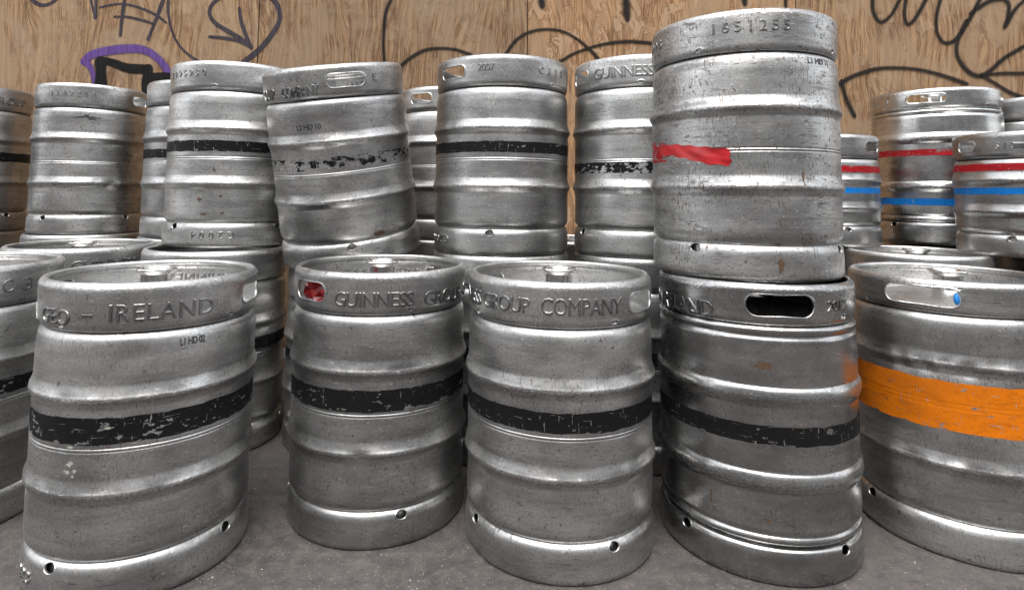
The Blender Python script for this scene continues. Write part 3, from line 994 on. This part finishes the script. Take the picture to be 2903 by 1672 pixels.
for k, (t, z, a, b) in enumerate([(-36, .240, .010, .007), (-33, .229, .006, .005), (-37, .226, .011, .005), (-34, .219, .004, .004), (-36, .268, .014, .004), (-18, .300, .011, .004)]):
    F1.splash("paint_fleck", t, z, a * 1.6, b * 1.6, FLECK, 50 + k, 14, .3, "pale paint fleck")
F1.splash("rust_stain", -13, .061, .035, .010, RUSTD, 77, 24, .5)

F2 = Keg("beer_keg", "front keg embossed GUINNESS GROUP with red plastic in its hand hole, chipped black band", (-.260, 1.454), grime=.62, seed=2,
         holes=[(-51, .054, .021), (129,)], notch=(-85, 15, 105, -165), cnotch=(18, 108, -162), bands=[blk(.31, .270, .3125)],
         dents=[(165, .545, .006, .03, .012), (-150, .545, .004, .03, .012), (-60, .545, .003, .02, .012), (15, .35, .003, .03, .01), (-20, .41, .003, .03, .025), (30, .13, .003, .03, .03), (-10, .185, .003, .015, .008)],
         texts=[("GUINNESS", -29, 20, .495, .031), ("GROUP", 27, 63, .492, .031), ("COMPANY", 70, 108, .495, .031), ("2888", 150, 176, .500, .024, 'inner'), ("5737", -176, -150, .500, .024, 'inner')])
F3 = Keg("beer_keg", "front keg embossed GROUP COMPANY, black band, nothing stacked on it", (.152, 1.351), grime=.60, seed=3,
         holes=[(59, .055, .021), (-121,)], notch=(-58, 32, 122, -148), cnotch=(-57, 33, 123), bands=[blk(.17, .272, .309)],
         dents=[(38, .18, .003, .05, .012), (0, .345, .0015, .05, .01), (20, .41, .0025, .025, .03), (-25, .12, .003, .03, .03)],
         texts=[("GUINNESS", -106, -53, .503, .031), ("GROUP", -50, -16, .503, .031), ("COMPANY", -10, 38, .504, .033), ("PROPERTY", -30, -4.8, .526, .008), ("OF", -1.4, 4, .526, .008)])
F4 = Keg("beer_keg", "smooth bright front keg marked 2017, with the tallest keg standing on it", (.582, 1.356), P=PB, grime=.10, polish=.75, seed=4, wob=.6,
         holes=[(15, .066, .022), (-165, .066, .022)], notch=(-41, 51, 139, -131), cnotch=(-34, 56, 146, -124), bands=[(.252, .286, BLACKP, .16, BLK)],
         texts=[("DIAGEO", -122, -78, .490, .030), ("IRELAND", -66, -21, .492, .032), ("PROPERTY", -66, -32.0, .526, .010), ("OF", -27.4, -20, .526, .010), ("2017", 42, 58, .509, .021)])
F4.splash("rust_stain", 5, .396, .040, .020, RUSTD, 90, 24, .3, "brown rust mark shaped like a bird")
F4.splash("rust_stain", -24, .132, .006, .022, RUSTD, 91, 16, .5)
F4.splash("rust_stain", 6, .115, .024, .006, RUSTD, 92, 18, .5)
F5 = Keg("beer_keg", "dented front keg with a wide orange band at the right edge", (1.055, 1.403), P=PO, grime=.62, polish=.25, seed=5, wob=1.6,
         holes=[(-14, .072, .0205), (166, .07, .02)], notch=(-50, 40, 130), cnotch=(-48, 40, 130), bands=[(.250, .347, ORANGEP, .19, "wide orange painted band")],
         dents=[(-25, .375, .005, .012, .02), (-12, .372, .006, .016, .018), (-2, .38, .004, .01, .02), (8, .372, .007, .02, .016), (20, .378, .004, .012, .02), (-38, .376, .004, .012, .016), (-20, .18, .003, .02, .012), (12, .18, .003, .02, .012)],
         texts=[])
# ---- upper keg on the bright one
U8 = Keg("beer_keg", "largest upper keg stamped 1651255 with torn red tape on its side", (.576, 1.380), TOP, grime=1.0, polish=.15, seed=6, wob=1.2,
         holes=[(128,), (-100,)], notch=(-28, 68, 158, -118), cnotch=(-24, 66, 156), bands=[],
         dents=[(-50, .335, .003, .05, .02), (30, .18, .002, .03, .01)],
         texts=[("1651255", -18, 30, .512, .023), ("1996", -82, -54, .510, .021), ("L1 HD 11", 40, 58, .443, .013, 'ink')], valve=False)
U8.splash("rust_stain", 20, .038, .014, .050, RUSTD, 93, 22, .2, "rust streak")
U8.splash("rust_stain", 34, .205, .005, .050, RUSTD, 94, 22, .6)
# torn red tape
nt1, nz1 = 46, 9
V, Fs, UVl = [], [], []
Tg, Zg, Rg = [], [], []
rg = np.random.default_rng(3)
for j in range(nz1):
    for i in range(nt1):
        a = i / (nt1 - 1); b = j / (nz1 - 1)
        th = -58 + 52 * a
        zt = np.interp(th, [-58, -40, -6], [.279, .277, .262]); zb = np.interp(th, [-58, -45, -30, -18, -6], [.256, .254, .243, .232, .229])
        z = zb + (zt - zb) * b + .0012 * math.sin(a * 31 + b * 4) * (1 if b in (0, 1) else .3)
        Tg.append(R(th + (1.2 * rg.uniform(-1, 1) if i == nt1 - 1 else 0))); Zg.append(z)
        Rg.append(.1984 + .0011 + .0009 * math.sin(a * 17 + b * 6) * a + .0016 * a * a * max(0, math.sin(b * 9 + a * 5)))
Tg, Zg, Rg = map(np.array, (Tg, Zg, Rg))
Fs = [(j * nt1 + i, j * nt1 + i + 1, (j + 1) * nt1 + i + 1, (j + 1) * nt1 + i) for j in range(nz1 - 1) for i in range(nt1 - 1)]
o = mesh_obj("red_tape", U8.xyz(Tg, Rg, Zg), Fs, REDT, U8.body)
o["label"] = "torn strip of glossy red tape"
T, Rr, Z, Fq, _ = sheet([(.1978 + .0008, z) for z in np.linspace(.236, .295, 12)], 150, [])
Fa = np.array(Fq)
tm = T[Fa].mean(1); zm = Z[Fa].mean(1)
sel = (tm > R(-88)) & (tm < R(-50 + 0)) & (zm < np.interp(np.degrees(tm), [-88, -50], [.295, .281])) & (zm > np.interp(np.degrees(tm), [-88, -50], [.240, .243]))
o = U8.build("red_paint_residue", T, Rr, Z, Fa[sel], REDP, np.zeros(len(T)))
o.color = (.62, 1.0, .15, .44)
o["label"] = "scraped red tape residue"

# ---- second row on the pavement
Keg("beer_keg", "keg cut by the left edge, embossed C 3, beside the large front keg", (-1.228, 1.406), grime=.45, seed=7, holes=[(90,), (-90,)], notch=(20, 110), cnotch=(48,), bands=[blk(.12)],
    texts=[("C", 21, 27, .504, .029), ("3", 33, 39, .504, .029)])
Keg("beer_keg", "lower keg embossed GUINNESS behind the C 3 keg, its top rim showing", (-1.252, 1.859), grime=.5, seed=8, holes=[(-60,), (120,)], notch=(30,), cnotch=(30,), bands=[blk(.1)],
    texts=[("GUINNESS", -7, 44, .500, .031)])
Keg("beer_keg", "dark lower keg with black band squeezed right behind the large front left keg", (-.822, 1.823), grime=.55, seed=9, holes=[(-100,)], notch=(-20, 70), cnotch=(20,), bands=[blk(.1)], valve=False)
Keg("beer_keg", "low keg hidden under the leaning keg", (-.405, 1.845), P=PG3, grime=.5, seed=10, holes=[(100,)], bands=[(.245, .275, BLACKP, .1, BLK)], nth=120)
Keg("beer_keg", "lower keg under the upright keg stamped 2007", (.029, 1.812), grime=.5, seed=11, holes=[(100,)], notch=(30,), bands=[blk(.1)], nth=120)
Keg("beer_keg", "lower keg under the upper keg embossed GUINNESS with band remnants", (.447, 1.790), grime=.5, seed=12, holes=[(100,)], notch=(-60,), bands=[blk(.1)], nth=120)
Keg("beer_keg", "lower keg behind the orange banded keg, only its top rim showing", (1.369, 1.949), grime=.4, seed=13, holes=[(170,), (-10,)], bands=[blk(.1)], nth=120)
Keg("beer_keg", "lower keg under the right edge keg with red and blue stripes", (1.812, 1.862), grime=.4, seed=14, holes=[(100,)], nth=100)
# ---- back row on the pavement
for (x, y, lab) in [(-2.063, 2.355, "back lower keg under the upper keg at the left edge"),
                    (-1.563, 2.33, "back lower keg under the upper keg stamped 1149218"),
                    (-1.10, 2.27, "back lower keg under the narrow sliver of banded keg beside 2895930"),
                    (-.16, 2.32, "back lower keg under the half hidden keg left of 2007"),
                    (.275, 2.32, "back lower keg seen through the gap between 2007 and GUINNESS"),
                    (1.17, 2.345, "back lower keg beneath the half hidden small striped keg"),
                    (1.752, 2.300, "back lower keg beneath the tall keg with red and blue bands"),
                    (2.175, 2.33, "back lower keg beneath the upper keg at the right edge")]:
    Keg("beer_keg", lab, (x, y), grime=.5, seed=20 + int(abs(x) * 10), holes=[(100,)], nth=100)

# ---- upper kegs
Keg("beer_keg", "upper keg cut by the left edge, embossed SS G, black band", (-2.063, 2.355), TOP, grime=.5, seed=41, nth=120, notch=(40, 130), bands=[blk(.1, .265, .300)], texts=[("GUINNESS", -60, 4, .498, .029), ("GROUP", 14, 56, .498, .029)], valve=False)
U1 = Keg("beer_keg", "dirty upper keg stamped 1149218 without a coloured band", (-1.563, 2.33), TOP, P=PU1, grime=.85, polish=.3, seed=42, nth=130, wob=1.5, holes=[(58,)], notch=(-45, 42), cnotch=(),
         dents=[(22, .185, .009, .018, .012), (30, .345, .003, .03, .012)], texts=[("1149218", -46, 4, .508, .020)], valve=False)
U1.splash("smear", -5, .425, .09, .012, INK, 95, 30, .9)
Keg("beer_keg", "narrow sliver of upper keg with black band left of the keg stamped 2895930", (-1.086, 2.26), TOP, grime=.4, seed=43, nth=120, holes=[(60,)], notch=(30,), bands=[blk(.1)], valve=False)
U3 = Keg("beer_keg", "upper keg stamped 2895930 with black band and C2004 upside down on its base", (-.828, 1.940), TOP, grime=.55, seed=44, holes=[(72,), (-110,)], notch=(-54, 39, 130), cnotch=(-20, 70), bands=[blk(.13, .280, .3115)],
         texts=[("2895930", -71, -26, .511, .020), ("C2004", -36, 2, .037, .021, 'flip')], valve=False)
for k, (t, z, a, b) in enumerate([(-28, .140, .013, .010), (-24, .098, .020, .007), (-9, .100, .009, .006), (-11, .150, .010, .007), (38, .395, .010, .008), (34, .41, .007, .006), (-17, .225, .010, .014)]):
    U3.splash("rust_stain", t, z, a * 1.35, b * 1.35, RUSTD, 100 + k, 14, .5)
U4 = Keg("beer_keg", "leaning upper keg embossed COMPANY, code L2 HD 10, band nearly worn off", (-.412, 1.822), .5343, rx=.158, ry=-.1036, grime=.60, seed=45, holes=[(9.5, .054), (-170,)], notch=(0, 90, -90), cnotch=(),
         bands=[blk(.86, .275, .306)], dents=[(-58, .19, .006, .03, .03), (-40, .1, .006, .05, .05), (50, .02, .003, .03, .02)],
         texts=[("GROUP", -86, -53, .485, .030), ("COMPANY", -44, -11, .485, .030), ("E", 31, 35, .508, .020), ("L2 HD 10", -33, -13, .390, .015, 'ink'), ("C315", 150, 172, .505, .022, 'inner')], wob=1.3, valve=False)
U4.splash("rust_stain", 22, .085, .05, .022, RUSTD, 120, 26, .25)
Keg("beer_keg", "half hidden back keg with open hand hole between the leaning keg and 2007", (-.16, 2.32), TOP, grime=.5, seed=46, nth=130, holes=[(-35, .05), (145, .05)], notch=(60,), valve=False)
U6 = Keg("beer_keg", "upright upper keg stamped 2007 and C315 with a clean black band", (.029, 1.812), TOP, grime=.35, seed=47, holes=[(-46, .052, .019), (134, .052, .019)], notch=(-9, 81), cnotch=(46,), bands=[blk(.07, .2785, .3085)],
         texts=[("2007", -20, -6, .512, .020), ("C315", 29, 62, .508, .020), ("C2000", -82, -46, .038, .021, 'flip')], valve=False)
Keg("beer_keg", "upper keg embossed GUINNESS with black band remnants beside the largest keg", (.447, 1.790), TOP, grime=.65, seed=48, holes=[(-62, .052), (118,)], notch=(-56, 34), cnotch=(0,), bands=[(.226, .256, BLACKP, .60, BLK)],
    texts=[("GUINNESS", -40, 10, .503, .031)], dents=[(-30, .182, .003, .03, .012)], valve=False)
# ---- upper kegs with red and blue stripes, right
RD = "red painted stripe"
BL = "blue painted stripe"
Keg("beer_keg", "short keg with red and blue stripes half hidden behind the largest keg", (1.200, 2.2055), TOP + .001, P=P30, grime=.15, polish=.4, seed=49, nth=120, holes=[(62, .045, .019)], notch=(26,), bands=[(.250, .272, REDP, .08, RD), (.180, .199, BLUEP, .1, BL)], valve=False)
Keg("beer_keg", "tall striped upper keg with hand hole, red band above and blue band below", (1.693, 2.285), TOP + .001, P=PU10, grime=.2, polish=.7, seed=50, nth=130, holes=[(-6, .060, .017), (174, .060, .017)], notch=(-40, 50), cnotch=(-46, 46), bands=[(.318, .340, REDP, .30, RD), (.141, .165, BLUEP, .12, BL)], texts=[("118", -68, -38, .524, .018)])
Keg("beer_keg", "short keg with red and blue stripes at the right edge, stamped S18", (1.645, 1.840), TOP + .001, P=P30b, grime=.3, polish=.5, seed=51, nth=130, holes=[(-51, .040, .0185), (129, .04, .0185)], notch=(-13, 77), bands=[(.249, .270, REDP, .05, RD), (.180, .199, BLUEP, .04, BL)], texts=[("S18-0", -23, 4, .322, .018)], valve=False)
Keg("beer_keg", "upper keg behind the tall striped keg, cut by the right edge", (2.14, 2.33), TOP, grime=.3, polish=.4, seed=52, nth=100, valve=False)

# blue plug in the hand hole of the orange-banded keg
vv, ff = [], []
for i in range(7):
    a = i / 6 * math.pi / 2
    for j in range(16):
        b = j / 16 * 2 * math.pi
        vv.append((.0055 * math.cos(a) * math.cos(b), -.006 * math.sin(a), .0125 * math.cos(a) * math.sin(b)))
ff = [(i * 16 + j, i * 16 + (j + 1) % 16, (i + 1) * 16 + (j + 1) % 16, (i + 1) * 16 + j) for i in range(6) for j in range(16)]
pl = mesh_obj("handle_plug", vv, ff, BLUET, F5.root)
pl["label"] = "small blue plastic plug"
ta = R(4)
pl.location = (.1925 * math.sin(ta), -.1925 * math.cos(ta), .5135)
pl.rotation_euler = (0, 0, ta)

# crumpled red plastic in the hand hole of the GUINNESS GROUP keg
rg = np.random.default_rng(8)
vv, ff = [], []
nu, nv = 6, 4
fold = rg.uniform(-1, 1, (nv + 1, nu + 1))
for j in range(nv + 1):
    for i in range(nu + 1):
        a, b = i / nu, j / nv
        th = R(-70 + 32 * a + 2 * fold[j, i])
        z = .482 + .044 * b + .004 * fold[j, i] + .010 * (1 - a) * (b - .5) - .004 * a
        r = .176 + .007 * math.sin(a * 14 + b * 5) + .006 * math.sin(b * 12 - a * 6) + .003 * fold[nv - j, nu - i]
        vv.append((r * math.sin(th), -r * math.cos(th), z))
ff = [(j * (nu + 1) + i, j * (nu + 1) + i + 1, (j + 1) * (nu + 1) + i + 1, (j + 1) * (nu + 1) + i) for j in range(nv) for i in range(nu)]
o = mesh_obj("plastic_strip", vv, ff, REDT, smooth=False)
o.matrix_world = F2.M
tag(o, "crumpled red plastic strip inside the hand hole of the GUINNESS GROUP keg", "plastic strip")
md = o.modifiers.new("thickness", 'SOLIDIFY'); md.thickness = .0006

# ---- loose grit on the pavement
for nm, lab, mat, n, smin, smax in (("grit", "pale specks of grit scattered over the dark pavement", GRIT, 1100, .0007, .0024), ("debris", "brown bits of debris scattered over the dark pavement", GRITD, 1800, .0008, .0032)):
    pts, fcs = [], []
    for k in range(n):
        x, y = random.uniform(-1.5, 1.9), random.uniform(.75, 1.75) if random.random() < .8 else random.uniform(.75, 2.6)
        sz = smin + (smax - smin) * random.random() ** 3
        e = [Vector((random.uniform(.6, 1.3), 0, 0)), Vector((0, random.uniform(.6, 1.3), 0)), Vector((0, 0, random.uniform(.4, .9)))]
        a = random.uniform(0, 6.28)
        rot = Matrix.Rotation(a, 3, 'Z') @ Matrix.Rotation(random.uniform(-.5, .5), 3, 'X')
        b0 = len(pts)
        for vct in (e[0], e[1], -e[0], -e[1], e[2], -e[2]):
            q = rot @ vct * sz
            pts.append((x + q.x, y + q.y, q.z + sz * .35))
        fcs += [(b0 + i, b0 + (i + 1) % 4, b0 + 4) for i in range(4)] + [(b0 + (i + 1) % 4, b0 + i, b0 + 5) for i in range(4)]
    tag(mesh_obj(nm, pts, fcs, mat, smooth=False), lab, "grit", kind="stuff")
